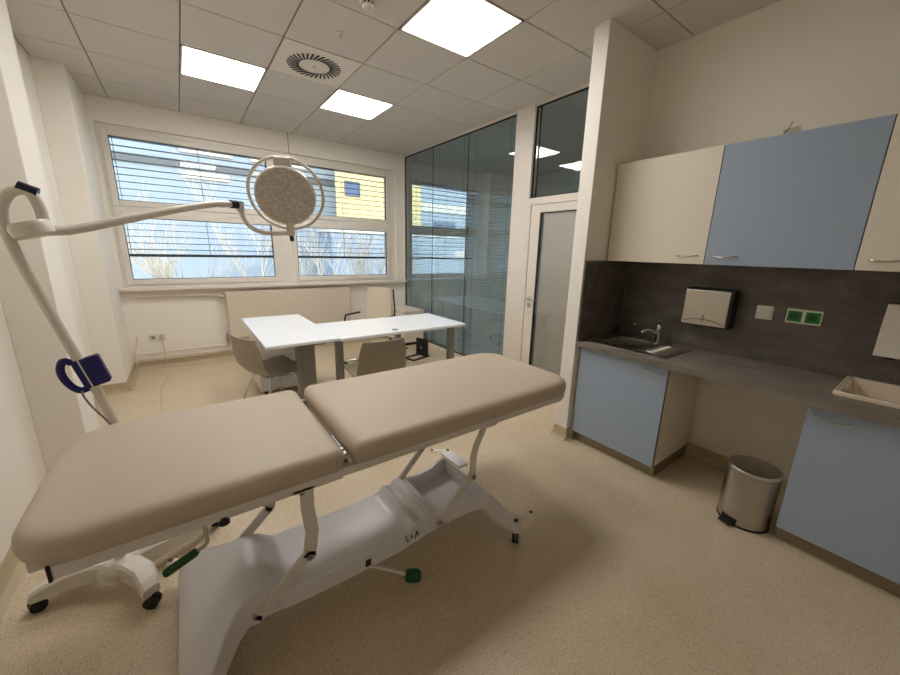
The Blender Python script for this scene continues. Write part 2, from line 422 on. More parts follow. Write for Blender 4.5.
# ---------------------------------------------------------------- outside
G0 = -3.2
struct('ground', MBx(-30, 40, 6.3, 60, G0-.2, G0), M['ground'])
t = thing('office_building', 'long blue-grey building across the yard seen through both windows', 'building', (-2, 20, G0))
MBx(-14, 9.6, 0, 8, 0, 12.5).build('wall', M['facade'], t)
b = MB(); b.box(-14, 8.9, -.12, .0, 7.82, 8.12); b.build('cornice_band', M['facade_band'], t)
for (x0, x1, z0) in ((2.5, 4.4, 8.45), (5.1, 6.0, 8.45), (2.5, 4.2, 7.45), (6.9, 7.6, 8.45)): MBx(x0, x1, -.1, .0, z0, z0+.27).build('parapet_panel', M['facade_white'], t)
for x in (-12, -8, -4, 0.3, 4.2):
    f = MB(); f.box(x, x+1.8, -.05, 0, 1.0, 2.8); wo = f.build('window', M['winblue'], t)
t = thing('yellow_building', 'sunny yellow rendered building with one small dark window behind the right window', 'building', (6.15, 17.5, G0))
MB().prism([(0, 0), (4.6, 0), (4.6, 2.3), (.85, 2.3)], 0, 12, 'z').build('wall', M['yellow'], t)
f = MB(); rect_frame(f, .42, 1.18, 7.08, 7.76, .06, -.05, 0); wf = f.build('window', M['facade_band'], t)
MBx(.48, 1.12, -.02, .0, 7.14, 7.70).build('pane', M['winblue'], wf)
t = thing('low_annex', 'low blue-grey annex behind the bare trees, in front of the yellow building', 'building', (5.2, 15.6, G0))
MBx(0, 6.5, 0, 1.7, 0, 5.35).build('wall', M['facade'], t)
MBx(-.1, 6.6, -.1, 1.75, 5.35, 5.5).build('roof_edge', M['facade_white'], t)
t = thing('banded_building', 'pale banded building seen through the glass wall in the window of the next room', 'building', (11.6, 19.0, G0))
MBx(0, 14, 0, 8, 0, 12.5).build('wall', M['facade'], t)
for z in (1.5, 4.2, 6.9): MBx(0, 14, -.1, 0, z, z+.5).build('floor_band', M['facade_white'], t)
for x in (1.0, 3.6, 6.2, 8.8): MBx(x, x+1.6, -.05, 0, 4.9, 6.4).build('window', M['winblue'], t)
def tree(x, y, h, seed, label):
    random.seed(seed); b = MB()
    def grow(p, d, L, r, depth):
        n = 4; pts = [p]; q = p.copy(); dd = d.copy()
        for k in range(n):
            dd = (dd + Vector((random.uniform(-.14, .14), random.uniform(-.14, .14), random.uniform(-.02, .1)))).normalized()
            q = q + dd*L/n; pts.append(q.copy())
        b.tube(pts, [r*(1-.45*k/n) for k in range(n+1)], 5 if depth else 8)
        if depth >= 4 or r < .003: return
        for c in range(random.choice((4, 5, 5)) if depth < 3 else 3):
            i = random.randint(1, n); a = random.uniform(0, 2*PI)
            nd = (dd*random.uniform(.6, 1.1) + Vector((math.cos(a), math.sin(a), random.uniform(.2, .7)))*.55).normalized()
            grow(pts[i], nd, L*random.uniform(.5, .72), r*.5, depth+1)
    grow(Vector((0, 0, 0)), Vector((0, 0, 1)), h*.5, .06, 0)
    o = b.build('bare_tree', M['bark'], None); o.location = (x, y, G0)
    tag(o, label, 'tree', 'bare trees in the yard')
tree(.66, 8.8, 5.6, 3, 'bare pale-barked tree behind the middle of the left window')
tree(1.95, 11.2, 6.8, 12, 'tall bare pale tree behind the right end of the left window, beside the lamp head')
tree(4.2, 13.0, 6.5, 5, 'bare twiggy tree behind the left half of the right window')
tree(4.6, 10.6, 5.8, 9, 'bare twiggy tree behind the right half of the right window')

# ---------------------------------------------------------------- glass partition and door
b = MB()
b.box(XP-.03, XP+.06, 3.07, WY, 2.925, CH); b.box(XP-.02, XP+.05, 3.07, WY, 0, .05)
b.box(XP-.045, XP+.07, 2.795, 3.048, 0, CH, .004)
b.box(XP-.03, XP+.06, WY-.03, WY, 0, CH)
struct('trim_2', b, M['frame'])
for k, (y0, y1) in enumerate(((3.048, 3.886), (3.889, 4.693), (4.696, 5.50))):
    f = MB()
    for yy, ww, dp in ((y0, .010 if k == 0 else .002, .012 if k == 0 else 0), (y1-(.010 if k == 2 else .002), .010 if k == 2 else .002, .012 if k == 2 else 0)): f.box(XP-.015-dp*.6, XP-.009+dp*.5, yy, yy+ww, .05, 2.925)
    f.box(XP-.022, XP-.002, y0, y1, .05, .062); f.box(XP-.022, XP-.002, y0, y1, 2.913, 2.925)
    gp = struct('glass_wall_panel', f, M['seal'])
    MBx(XP-.014, XP-.010, y0+.002, y1-.002, .062, 2.913).build('pane', M['pglass'], gp)
    s_ = MB(); z = .09
    while z < 2.90:
        s_.box(XP+.010, XP+.032, y0+.015, y1-.015, z-.0005, z+.0005, mx=Matrix.Translation((XP+.021, 0, z)) @ Matrix.Rotation(-.35, 4, 'Y') @ Matrix.Translation((-XP-.021, 0, -z))); z += .025
    s_.build('integral_blind', M['slat_room'], gp)
    c_ = MB()
    for yy in (y0+.12, y1-.12): c_.tube([(XP+.011, yy, .06), (XP+.011, yy, 2.91)], .0012, 4)
    c_.build('ladder_cord', M['seal'], gp)
# transom window
f = MB(); rect_frame(f, 0, 1, 0, 1, 0, 0, 0) if False else None
f = MB()
y0, y1, z0, z1 = 1.90, 2.795, 2.05, 2.925
f.box(XP-.045, XP+.05, y0-.17, y1, z0-.07, z0, .003); f.box(XP-.03, XP+.05, y0-.17, y1, z1, CH, .003)
wn = struct('window_3', f, M['frame'])
q = MB()
for (a, c, d, e) in ((y0-.05, y1, z0, z0+.012), (y0-.05, y1, z1-.012, z1), (y1-.012, y1, z0, z1), (y1-.06, y1-.052, z0, z1)): q.box(XP-.02, XP-.002, a, c, d, e)
q.build('seal', M['seal'], wn)
MBx(XP-.014, XP-.010, y0-.05, y1, z0, z1).build('pane', M['pglass'], wn)
# door
f = MB(); ym, yM, zt = 1.86, 2.795, 1.985
f.box(XP-.045, XP+.03, yM-.035, yM, 0, zt, .003); f.box(XP-.045, XP+.03, ym-.12, ym, 0, zt, .003)
struct('trim_3', f, M['frame'])
f = MB(); rect_frame(f, 0, 0, 0, 0, 0, 0, 0) if False else None
ly0, ly1 = ym+.004, yM-.039
f.box(XP-.035, XP+.005, ly1-.12, ly1, .006, zt-.005, .003); f.box(XP-.035, XP+.005, ly0, ly0+.10, .006, zt-.005, .003)
f.box(XP-.035, XP+.005, ly0+.10, ly1-.12, .006, .13, .003); f.box(XP-.035, XP+.005, ly0+.10, ly1-.12, zt-.085, zt-.005, .003)
dr = struct('door_1', f, M['frame'])
gy0, gy1, gz0, gz1 = ly0+.10, ly1-.12, .13, zt-.085
q = MB()
for (a, c, d, e) in ((gy0, gy1, gz0, gz0+.01), (gy0, gy1, gz1-.01, gz1), (gy1-.012, gy1, gz0, gz1), (gy0, gy0+.01, gz0, gz1)): q.box(XP-.03, XP-.012, a, c, d, e)
q.build('seal', M['seal'], dr)
MBx(XP-.027, XP-.023, gy0+.01, gy1-.01, gz0+.01, gz1-.01).build('pane', M['door_glass'], dr)
s_ = MB(); z = gz0+.02
while z < gz1-.01:
    s_.box(-.009, .009, gy0+.012, gy1-.035, -.0004, .0004, mx=Matrix.Translation((XP-.006, 0, z)) @ Matrix.Rotation(1.0, 4, 'Y')); z += .0172
s_.build('blind_slats', M['slat_light'], dr)
MBx(XP+.004, XP+.007, gy0, gy1, gz0, gz1).build('backing_pane', M['pglass'], dr)
h = MB(); hy = 2.695
h.cyl((XP-.042, hy, 1.0), (XP-.035, hy, 1.0), .026, 20); h.cyl((XP-.085, hy, 1.0), (XP-.04, hy, 1.0), .009, 12)
h.tube(smooth_path([(XP-.082, hy+.005, 1.0), (XP-.088, hy-.02, 1.0), (XP-.088, hy-.12, 1.0)], 4), .009, 12)
h.build('door_handle', M['steel'], dr)
h = MB(); h.cyl((XP-.042, hy, .925), (XP-.035, hy, .925), .026, 20); h.cyl((XP-.050, hy, .925), (XP-.04, hy, .925), .009, 12)
h.build('lock_rosette', M['steel'], dr)

# ---------------------------------------------------------------- room next door, seen through the glass
b = MB(); b.box(XP+.1, 4.94, 5.80, 6.1, 0, 1.0); b.box(XP+.1, 4.94, 5.80, 6.1, 2.66, CH); b.box(4.94, 5.9, WY, 6.1, 0, CH); b.box(XP+.06, XP+.13, WY, 6.1, 0, CH)
b.box(XP+.13, 4.94, WY, 5.80, 0, .98)
struct('wall_next_window', b, M['wall'])
struct('wall_next_side', MBx(5.75, 5.9, 1.6, 5.6, 0, CH), M['nextwall'])
struct('wall_next_back', MBx(XP+.05, 5.9, 1.45, 1.6, 0, CH), M['nextwall'])
struct('ceiling_next', MBx(XP+.06, 5.9, 1.5, 6.1, CH, CH+.1), M['ceil'])
f = MB(); rect_frame(f, XP+.13, 4.94, 1.0, 2.66, .06, 5.84, 5.90)
f.box(XP+.19, 4.88, 5.84, 5.90, 1.76, 1.92); f.box(4.66, 4.88, 5.84, 5.90, 1.06, 2.6)
wn = struct('window_4', f, M['pvc'])
MBx(XP+.19, 4.66, 5.86, 5.864, 1.06, 2.60).build('pane', M['glass'], wn)

def desk_leg(x, y, wx=.06, wy=.06, z1=.715, parent=None):
    MBx(x-wx/2, x+wx/2, y-wy/2, y+wy/2, 0.0, z1, .004).build('leg', M['grey'], parent)

# ---------------------------------------------------------------- desks
t = thing('desk', 'white rectangular desk top under the left window, end desk of the L-shape', 'desk', (.735, 3.66, 0), 0, 'white office desks')
MBx(-.29, .2895, -.68, .69, .715, .74, .003).build('desktop', M['desk'], t)
desk_leg(.06, -.50, .115, .05, parent=t); desk_leg(-.012, -.48, .028, .10, parent=t)
desk_leg(-.10, .62, .115, .05, parent=t)
MBx(-.02, .20, -.56, .64, .67, .713, .003).build('underframe', M['grey'], t)
t = thing('desk', 'long white desk top reaching from the L-shape corner to the glass wall', 'desk', (1.70, 3.32, 0), 0, 'white office desks')
MBx(-.675, .68, -.37, .37, .715, .74, .003).build('desktop', M['desk'], t)
desk_leg(-.64, -.20, .06, .065, parent=t); desk_leg(.61, -.20, .065, .065, parent=t); desk_leg(.22, .30, .065, .05, parent=t)
MBx(-.60, .60, .27, .31, .66, .713, .003).build('underframe', M['grey'], t)
MB().lathe([(.001, .742), (.028, .742), (.03, .7405), (.03, .735)], 20, mx=Matrix.Translation((-.11, -.27, 0.0025))).build('cable_grommet', M['grey'], t)
# pedestal
t = thing('drawer_pedestal', 'white drawer pedestal on castors under the end desk, behind the side chair', 'pedestal', (.72, 4.10, 0))
MBx(-.22, .22, -.25, .25, .06, .60, .004).build('body', M['cream'], t)
for k in range(3):
    d_ = MBx(-.215, .215, -.268, -.251, .075+.175*k, .24+.175*k, .002).build('drawer', M['desk'], t)
    MBx(-.06, .06, -.28, -.268, .205+.175*k, .215+.175*k, .002).build('handle', M['grey'], d_)
for (sx, sy_) in ((-1, -1), (1, -1), (1, 1), (-1, 1)): MB().cyl((sx*.17-.01, sy_*.19, .03), (sx*.17+.01, sy_*.19, .03), .028, 14).build('castor', M['black'], t)
# low cabinet by the partition
t = thing('low_cabinet', 'low cream cabinet in the corner between the window wall and the glass wall', 'cabinet', (2.78, 5.10, 0))
MBx(-.09, .27, -.22, .36, .05, .54, .003).build('body', M['cream'], t)
MBx(-.10, .28, -.24, .37, .54, .56, .003).build('top', M['cream'], t)
MBx(-.088, .268, -.238, -.221, .06, .53, .002).build('door', M['cream'], t)
MBx(-.07, .25, -.19, .33, 0, .05).build('plinth', M['black'], t)

# ---------------------------------------------------------------- shell chairs
def shell_chair(label, loc, rz, group, first=[None]):
    if first[0]: return dup(first[0], loc, rz, label, group)
    t = thing('side_chair', label, 'chair', loc, rz, group)   # faces +X locally
    # one bent shell: profile along X/Z, width varies
    prof = [(.22, .435, .19), (.215, .452, .205), (.14, .455, .215), (.0, .445, .22), (-.12, .44, .22), (-.18, .455, .22), (-.215, .50, .218), (-.235, .57, .215), (-.25, .66, .205), (-.262, .73, .19), (-.268, .77, .175)]
    top = []; bot = []
    N = 9
    for i, (x, z, hw) in enumerate(prof):
        a = prof[max(i-1, 0)]; c = prof[min(i+1, len(prof)-1)]
        tx, tz = c[0]-a[0], c[1]-a[1]; l = math.hypot(tx, tz); nx, nz = tz/l, -tx/l   # pointing to sitter side
        row = []; row2 = []
        for k in range(N):
            u = 2*k/(N-1)-1; cv = .022*u*u
            row.append((x+nx*cv, u*hw, z+nz*cv)); row2.append((x+nx*(cv-.011), u*hw, z+nz*(cv-.011)))
        top.append(row); bot.append(row2)
    loops = [top[i]+bot[i][::-1] for i in range(len(prof))]
    s_ = MB().loft(loops, smooth=True).build('shell', M['taupe'], t)
    for sx in (1, -1):
        for sy_ in (1, -1):
            MB().tube([(sx*.10-.01, sy_*.12, .425), (sx*.17-.01, sy_*.19, .22), (sx*.215-.01, sy_*.225, .0)], .009, 10).build('leg', M['chrome'], t)
    b = MB(); b.box(-.14, .12, -.13, .13, .412, .432, .006); b.build('seat_bracket', M['grey'], t)
    first[0] = t; return t
shell_chair('taupe shell chair on chrome legs beside the end desk, left, near the radiator', (.56, 3.36, 0), .36, 'taupe shell chairs')
shell_chair('taupe shell chair with its back to the couch, pushed up to the long desk', (1.27, 2.86, 0), PI/2-.05, 'taupe shell chairs')

# ---------------------------------------------------------------- office chair
def office_chair(label, loc, rz, group=None, arms=True):
    t = thing('office_chair', label, 'chair', loc, rz, group)
    b = MB()
    for k in range(5):
        a = 2*PI*k/5+.3; c, s = math.cos(a), math.sin(a)
        b.tube([(0, 0, .10), (.15*c, .15*s, .095), (.29*c, .29*s, .075)], [.03, .022, .015], 10)
    b.build('star_base', M['chrome'], t)
    for k in range(5):
        a = 2*PI*k/5+.3; c, s = math.cos(a), math.sin(a)
        w_ = MB(); p = Vector((.29*c, .29*s, .028)); d = Vector((-s, c, 0))
        w_.cyl(p-d*.025, p-d*.006, .028, 16); w_.cyl(p+d*.006, p+d*.025, .028, 16); w_.cyl(p-d*.008, p+d*.008, .012, 10); w_.box(p.x-.012, p.x+.012, p.y-.012, p.y+.012, .045, .072)
        w_.build('castor', M['black'], t)
    MB().cyl((0, 0, .08), (0, 0, .40), .022, 16).build('gas_lift', M['chrome'], t)
    MB().loft([[(x, y, z) for x, y in rrect(-.22+i, .24-i, -.23+i, .23-i, .06)] for z, i in ((.41, .03), (.425, 0), (.47, 0), (.485, .02), (.49, .06))]).build('seat', M['office'], t)
    # back: curved slab
    loops = []
    for z, lean, hw in ((.52, -.24, .20), (.60, -.25, .215), (.75, -.26, .205), (.88, -.27, .195), (.98, -.275, .185), (1.00, -.275, .17)):
        row = [(lean + .03*(u*u), u*hw, z) for u in [k/4-1 for k in range(9)]]
        row2 = [(lean - .035 + .03*(u*u), u*hw, z) for u in [k/4-1 for k in range(9)]]
        loops.append(row+row2[::-1])
    MB().loft(loops).build('backrest', M['office'], t)
    for s in (-1, 1):
        MB().tube([(-.268, s*.212, .52), (-.283, s*.223, .70), (-.29, s*.205, .86), (-.295, s*.19, .99)], .010, 8).build('side_frame', M['black'], t)
        if arms: MB().tube(smooth_path([(-.25, s*.225, .52), (-.06, s*.262, .48), (.10, s*.268, .55), (.10, s*.268, .65), (.05, s*.27, .665), (-.18, s*.27, .665)], 5), .012, 8).build('armrest', M['black'], t)
    MB().tube([(-.26, 0, .60), (-.24, 0, .44), (-.05, 0, .40)], .02, 10).build('back_bracket', M['black'], t)
    return t
oc = office_chair('beige office chair with black armrests behind the long white desk, by the window', (1.82, 4.24, 0), -PI/2-1.1, 'beige office chairs')
dup(oc, (4.35, 4.25, 0), PI, 'beige office chair behind the glass wall, at the desk of the next room', 'beige office chairs')
t = thing('desk', 'bluish white desk behind the glass wall, in the next room', 'desk', (3.62, 3.95, 0), 0, 'white office desks')
MBx(-.38, .40, -.95, .95, .715, .74, .003).build('desktop', M['desk'], t)
for sx in (-.3, .3):
    for sy_ in (-.8, .8): desk_leg(sx, sy_, parent=t)

# black stands on the floor under the desk end
def floor_stand(label, x, y, rz, upright, group):
    t = thing('floor_stand', label, 'stand', (x, y, 0), rz, group)
    b = MB(); b.box(-.16, .16, -.10, -.075, 0, .02, .004); b.box(-.16, .16, .075, .10, 0, .02, .004); b.box(-.16, -.13, -.075, .075, 0, .02, .004); b.box(.13, .16, -.075, .075, 0, .02, .004)
    b.build('foot_frame', M['black'], t)
    if upright:
        MBx(.10, .13, -.11, .11, .015, .26, .006).build('upright_plate', M['black'], t)
        MB().cyl((.094, 0, .13), (.10, 0, .13), .018, 14).build('silver_cap', M['steel'], t)
floor_stand('black computer stand with upright plate on the floor beside the desk leg', 2.55, 4.25, .25, True, 'black stands on the floor')
floor_stand('flat black frame lying on the floor in front of the low cabinet', 2.50, 4.78, .3, False, 'black stands on the floor')

# ---------------------------------------------------------------- radiator, pipes, sockets
t = thing('radiator', 'long flat cream radiator under the windows behind the desks', 'radiator', (1.24, 5.43, 0))
b = MB(); b.box(-.83, .81, -.03, .0, .30, .900, .01); b.box(-.82, .80, .02, .05, .31, .89, .006)
b.build('panel', M['radiator'], t)
MBx(-.83, .81, -.028, .055, .900, .91, .003).build('top_grille', M['radiator'], t)
b = MB(); b.tube([(-.83, .03, .85), (-.88, .03, .85)], .014, 10); b.cyl((-.90, .03, .85), (-.86, .03, .85), .022, 14); b.build('upper_valve', M['steel'], t)
b = MB(); b.tube([(-.83, .02, .36), (-.86, .02, .36), (-.86, .02, .20)], .012, 10); b.cyl((-.86, .02, .26), (-.86, .02, .32), .022, 14); b.build('lower_valve', M['steel'], t)
for k in (-.6, .6): MBx(k-.02, k+.02, .05, .10, .35, .85, .003).build('wall_bracket', M['radiator'], t)
def pipe(label, pts, r=.009):
    o = MB().tube(smooth_path(pts, 4), r, 10).build('heating_pipe', M['radiator']); tag(o, label, 'pipe', 'cream heating pipes')
pipe('thin cream heating pipe under the window sill, highest of the heating pipes', [(-.52, 5.49, .885), (0, 5.49, .88), (.33, 5.49, .865), (.36, 5.465, .855)])
pipe('cream heating pipe low on the window wall, upper of the two above the skirting', [(-.56, 5.49, .205), (0, 5.49, .205), (.37, 5.49, .205)])
pipe('cream heating pipe low on the window wall, lower of the two above the skirting', [(-.56, 5.49, .140), (0, 5.49, .140), (2.4, 5.49, .140)])
pipe('short vertical cream pipe with elbows in the corner beside the pillar', [(-.555, 5.40, .10), (-.555, 5.40, .26), (-.545, 5.45, .29), (-.52, 5.47, .42)])
def plate(mb_, cx, cz, hw=.041): mb_.box(cx-hw, cx+hw, -.011, -.001, cz-hw, cz+hw, .003)
t = thing('wall_socket', 'white double wall socket under the left window with a cable plugged in', 'socket', (-.34, WY, .385))
b = MB(); plate(b, -.041, 0); plate(b, .041, 0); b.build('cover', M['plastic'], t)
for s in (-1, 1):
    MB().cyl((s*.041, -.0125, 0), (s*.041, -.0105, 0), .021, 18).build('well', M['cable'], t)
o = MB().tube(smooth_path([(-.295, WY-.03, .385), (-.29, WY-.05, .30), (-.285, WY-.06, .12), (-.28, WY-.09, .016), (-.27, WY-.45, .008), (-.33, WY-.9, .008), (-.30, WY-1.5, .008)], 6), .0045, 8)
o.cyl((-.295, WY-.045, .385), (-.295, WY-.0125, .385), .017, 14)
tag(o.build('power_cable', M['wcable']), 'white cable hanging from the wall socket and running over the floor', 'cable')

# ---------------------------------------------------------------- kitchen: base cabinets
FX = 2.425
def bow_handle(parent, x, y0, y1, z, name='handle'):
    b = MB(); b.tube(smooth_path([(x, y0, z), (x-.022, y0+(y1-y0)*.08, z-.002), (x-.03, (y0+y1)/2, z-.008), (x-.022, y1-(y1-y0)*.08, z-.002), (x, y1, z)], 5), .0045, 8)
    b.build(name, M['steel'], parent)
def base_cabinet(label, y0, y1, handle_y, panel_side=True):
    t = thing('base_cabinet', label, 'cabinet', (2.71, (y0+y1)/2, 0), 0, 'blue-fronted base cabinets')
    c = (y0+y1)/2; a, d = y0-c, y1-c; X = FX-2.71
    b = MB(); b.box(X+.02, .27, a, a+.018, .09, .80); b.box(X+.02, .27, d-.018, d, .09, .80); b.box(X+.02, .27, a+.018, d-.018, .09, .108); b.box(.25, .268, a+.018, d-.018, .108, .80); b.box(X+.02, .27, a+.018, d-.018, .62, .63)
    b.build('body', M['cream'], t)
    dr_ = MBx(X, X+.0185, a+.001, d-.001, .088, .795, .0015).build('door', M['blue'], t)
    e = MB(); e.box(X+.0005, X+.018, a-.0008, a+.001, .088, .795); e.build('edge_band', M['edge'], dr_)
    bow_handle(dr_, X, handle_y[0]-c, handle_y[1]-c, .752)
    MBx(X+.045, .26, a+.002, d-.004, 0, .088).build('plinth', M['plinth'], t)
    return t
base_cabinet('blue-fronted base cabinet under the steel sink, against the wall stub', .935, 1.575, (.965, 1.085))
base_cabinet('blue-fronted base cabinet under the ceramic basin, right of the steel bin', -.31, .285, (.135, .255))
# worktop with two cut-outs
WT0, WT1 = .800, .838
S1 = (2.455, 2.915, .985, 1.55)      # steel sink outline x0 x1 y0 y1
S2 = (2.56, 2.985, -.36, .235)
b = MB()
xs0, xs1 = 2.385, XK-.002
bowl = (2.535, 2.86, 1.235, 1.505)
def slab_with_holes(b, holes, y0, y1):
    ys = sorted({y0, y1, *[h[2] for h in holes], *[h[3] for h in holes]})
    for a, c in zip(ys, ys[1:]):
        m = (a+c)/2; hs = [h for h in holes if h[2] <= m <= h[3]]
        if not hs: b.box(xs0, xs1, a, c, WT0, WT1)
        else: b.box(xs0, hs[0][0], a, c, WT0, WT1); b.box(hs[0][1], xs1, a, c, WT0, WT1)
basin = (2.585, 2.96, -.33, .205)
slab_with_holes(b, [bowl, basin], -.95, 1.585)
wt = b.build('worktop', M['worktop']); tag(wt, 'long grey stone-look worktop running under both sinks', 'worktop')
# splashback
o = MBx(XK-.014, XK-.002, -.95, 1.586, WT1+.0005, 1.444).build('splashback', M['splash']); tag(o, 'dark grey stone-look splashback panel behind the worktop', 'splashback')
o = MBx(2.39, XK-.016, 1.5875, 1.5985, WT1+.0005, 1.444).build('splashback', M['splash']); tag(o, 'narrow dark grey side splashback on the wall stub beside the steel sink', 'splashback')
# steel sink
t = thing('steel_sink', 'stainless steel sink with drainer let into the worktop beside the wall stub', 'sink', (0, 0, 0))
b = MB(); z = WT1+.001
b.box(S1[0], bowl[0]+.004, S1[2], S1[3], z, z+.004, .0015); b.box(bowl[1]-.004, S1[1], S1[2], S1[3], z, z+.004, .0015); b.box(bowl[0]+.004, bowl[1]-.004, bowl[3]-.004, S1[3], z, z+.004, .0015); b.box(bowl[0]+.004, bowl[1]-.004, S1[2], bowl[2]+.004, z, z+.004, .0015)
b.build('rim', M['steel'], t)
b = MB(); q = .006
outl = [rrect(bowl[0]+q, bowl[1]-q, bowl[2]+q, bowl[3]-q, .04, 5), rrect(bowl[0]+q+.008, bowl[1]-q-.008, bowl[2]+q+.008, bowl[3]-q-.008, .04, 5), rrect(bowl[0]+.05, bowl[1]-.05, bowl[2]+.05, bowl[3]-.05, .04, 5)]
b.loft([[(x, y, WT1+.004) for x, y in outl[0]], [(x, y, WT1-.12) for x, y in outl[1]], [(x, y, WT1-.15) for x, y in outl[2]]], cap=False)
b.add([(x, y, WT1-.15) for x, y in outl[2]], [list(range(len(outl[2])))], False)
bo = b.build('bowl', M['steel'], t)
MB().lathe([(.001, 0), (.03, 0), (.034, .003), (.038, .001)], 20, mx=Matrix.Translation(((bowl[0]+bowl[1])/2, (bowl[2]+bowl[3])/2, WT1-.149))).build('drain', M['chrome'], bo)
b = MB()
for k in range(7): x = 2.55+k*.045; b.tube([(x, 1.02, z+.005), (x, 1.20, z+.005)], .005, 8)
b.build('drainer_ribs', M['steel'], t)
t = thing('mixer_tap', 'small chrome mixer tap standing behind the steel sink', 'tap', (2.875, 1.225, WT1+.005))
b = MB(); b.lathe([(.001, 0), (.026, 0), (.026, .008), (.02, .012), (.019, .10), (.021, .105), (.021, .13), (.015, .138), (.001, .14)], 24); b.build('body', M['chrome'], t)
MB().tube(smooth_path([(-.01, .01, .075), (-.045, .035, .098), (-.085, .065, .095), (-.10, .075, .080)], 5), [.012]*16, 10).build('spout', M['chrome'], t)
MB().tube([(0, 0, .138), (-.01, -.005, .15), (-.035, -.02, .175)], .006, 8).build('lever', M['chrome'], t)
# ceramic basin
t = thing('ceramic_basin', 'cream ceramic basin let into the worktop at the right edge', 'basin', (0, 0, 0))
b = MB(); o1 = rrect(S2[0], S2[1]-.005, S2[2], S2[3], .03, 5); o2 = rrect(basin[0]+.004, basin[1]-.012, basin[2]+.004, basin[3]-.004, .03, 5)
o3 = rrect(basin[0]+.018, basin[1]-.03, basin[2]+.02, basin[3]-.02, .03, 5); o4 = rrect(basin[0]+.07, basin[1]-.08, basin[2]+.08, basin[3]-.08, .03, 5)
o1b = rrect(S2[0]+.006, S2[1]-.011, S2[2]+.006, S2[3]-.006, .03, 5); o2b = rrect(basin[0]-.004, basin[1]-.004, basin[2]-.004, basin[3]+.004, .03, 5)
z = WT1+.001
b.loft([[(x, y, z) for x, y in o1], [(x, y, z+.014) for x, y in o1], [(x, y, z+.02) for x, y in o1b], [(x, y, z+.018) for x, y in o2b], [(x, y, z+.002) for x, y in o2], [(x, y, WT1-.09) for x, y in o3], [(x, y, WT1-.12) for x, y in o4]], cap=False)
b.add([(x, y, WT1-.12) for x, y in o4], [list(range(len(o4)))], False)
b.build('bowl', M['ceramic'], t)
MB().lathe([(.001, 0), (.03, 0), (.034, .003), (.038, .001)], 20, mx=Matrix.Translation((2.77, -.06, WT1-.119))).build('drain', M['chrome'], t)

# upper cabinets
UX = 2.66
def upper(label, y0, y1, m, hy):
    t = thing('wall_cabinet', label, 'cabinet', (2.83, (y0+y1)/2, 1.446), 0, 'wall cabinets above the worktop')
    c = (y0+y1)/2; a, d = y0-c, y1-c; X = UX-2.83
    MBx(X+.019, .166, a+.0005, d-.0005, .004, .69).build('body', M['cream'], t)
    dr_ = MBx(X, X+.0185, a+.0015, d-.0015, 0, .688, .0015).build('door', m, t)
    MB().box(X+.001, X+.018, a, a+.0014, 0, .688).build('edge_band', M['edge'], dr_)
    bow_handle(dr_, X, hy[0]-c, hy[1]-c, .052)
upper('cream wall cabinet nearest the wall stub, left of the blue one', .935, 1.592, M['cream'], (.975, 1.09))
upper('blue wall cabinet in the middle of the row', .288, .934, M['blue'], (.77, .885))
upper('cream wall cabinet cut by the right edge, right of the blue one', -.36, .287, M['cream'], (.13, .245))
# small clear item on top
t = thing('measuring_cup', 'small clear plastic cup tipped over on top of the blue wall cabinet', 'cup', (2.75, .70, 2.137))
mx = Matrix.Translation((0, 0, .024)) @ Matrix.Rotation(1.45, 4, 'X') @ Matrix.Rotation(.3, 4, 'Y')
MB().lathe([(.001, 0), (.016, 0), (.022, .07), (.024, .072), (.020, .07), (.0145, .003), (.001, .003)], 20, mx=mx).build('cup', M['clear'], t)
MB().tube([(0, -.01, .02), (.0, -.03, .075)], .0035, 8).build('stirrer', M['steel'], t)

# dispensers and sockets on the splashback
XS = XK-.014
t = thing('towel_dispenser', 'brushed steel paper towel dispenser with dark sides on the splashback', 'dispenser', (XS, .945, 1.02))
MBx(-.108, 0, -.145, .142, 0, .262, .008).build('housing', M['black'], t)
MBx(-.116, -.1085, -.128, .138, .012, .250, .003).build('front_panel', M['steel'], t)
b = MB(); b.tube(smooth_path([(-.118, -.11, .030), (-.1185, -.05, .046), (-.1185, .01, .052), (-.1185, .07, .046), (-.118, .125, .030)], 5), .0022, 6); b.box(-.1185, -.1165, .005, .009, .028, .085); b.build('paper_slot', M['black'], t)
t = thing('wall_switch', 'white square wall switch right of the towel dispenser', 'switch', (XS, .655, 1.155))
MBx(-.010, 0, -.043, .043, -.043, .043, .003).build('frame', M['plastic'], t)
MBx(-.016, -.0105, -.032, .032, -.030, .030, .002).build('rocker', M['plastic'], t)
t = thing('wall_socket', 'white double frame with two green sockets on the splashback', 'socket', (XS, .470, 1.155))
MBx(-.010, 0, -.080, .080, -.043, .043, .003).build('frame', M['plastic'], t)
for s in (-1, 1):
    so = MBx(-.013, -.0105, s*.040-.032, s*.040+.032, -.032, .032, .002).build('socket_insert', M['sockgreen'], t)
    MB().lathe([(.001, 0), (.019, 0), (.0195, .0015), (.021, .0015), (.021, 0)], 20, mx=Matrix.Translation((-.0131, s*.040, 0)) @ Matrix.Rotation(-PI/2, 4, 'Y')).build('socket_well', M['green'], so)
o = MB().lathe([(.001, 0), (.011, 0), (.010, .012), (.001, .014)], 16, mx=Matrix.Translation((XS, 1.462, .938)) @ Matrix.Rotation(-PI/2, 4, 'Y')).build('pipe_stopper', M['chrome']); tag(o, 'tiny chrome cap on the splashback above the steel sink', 'cap')
t = thing('soap_dispenser', 'white soap dispenser with a hanging nozzle above the ceramic basin', 'dispenser', (XS, .09, 1.01))
b = MB(); b.prism([(-.10, .0), (-.10, .16), (-.075, .268), (0, .268), (0, 0)], -.055, .07, 'y'); b.build('housing', M['plastic'], t)
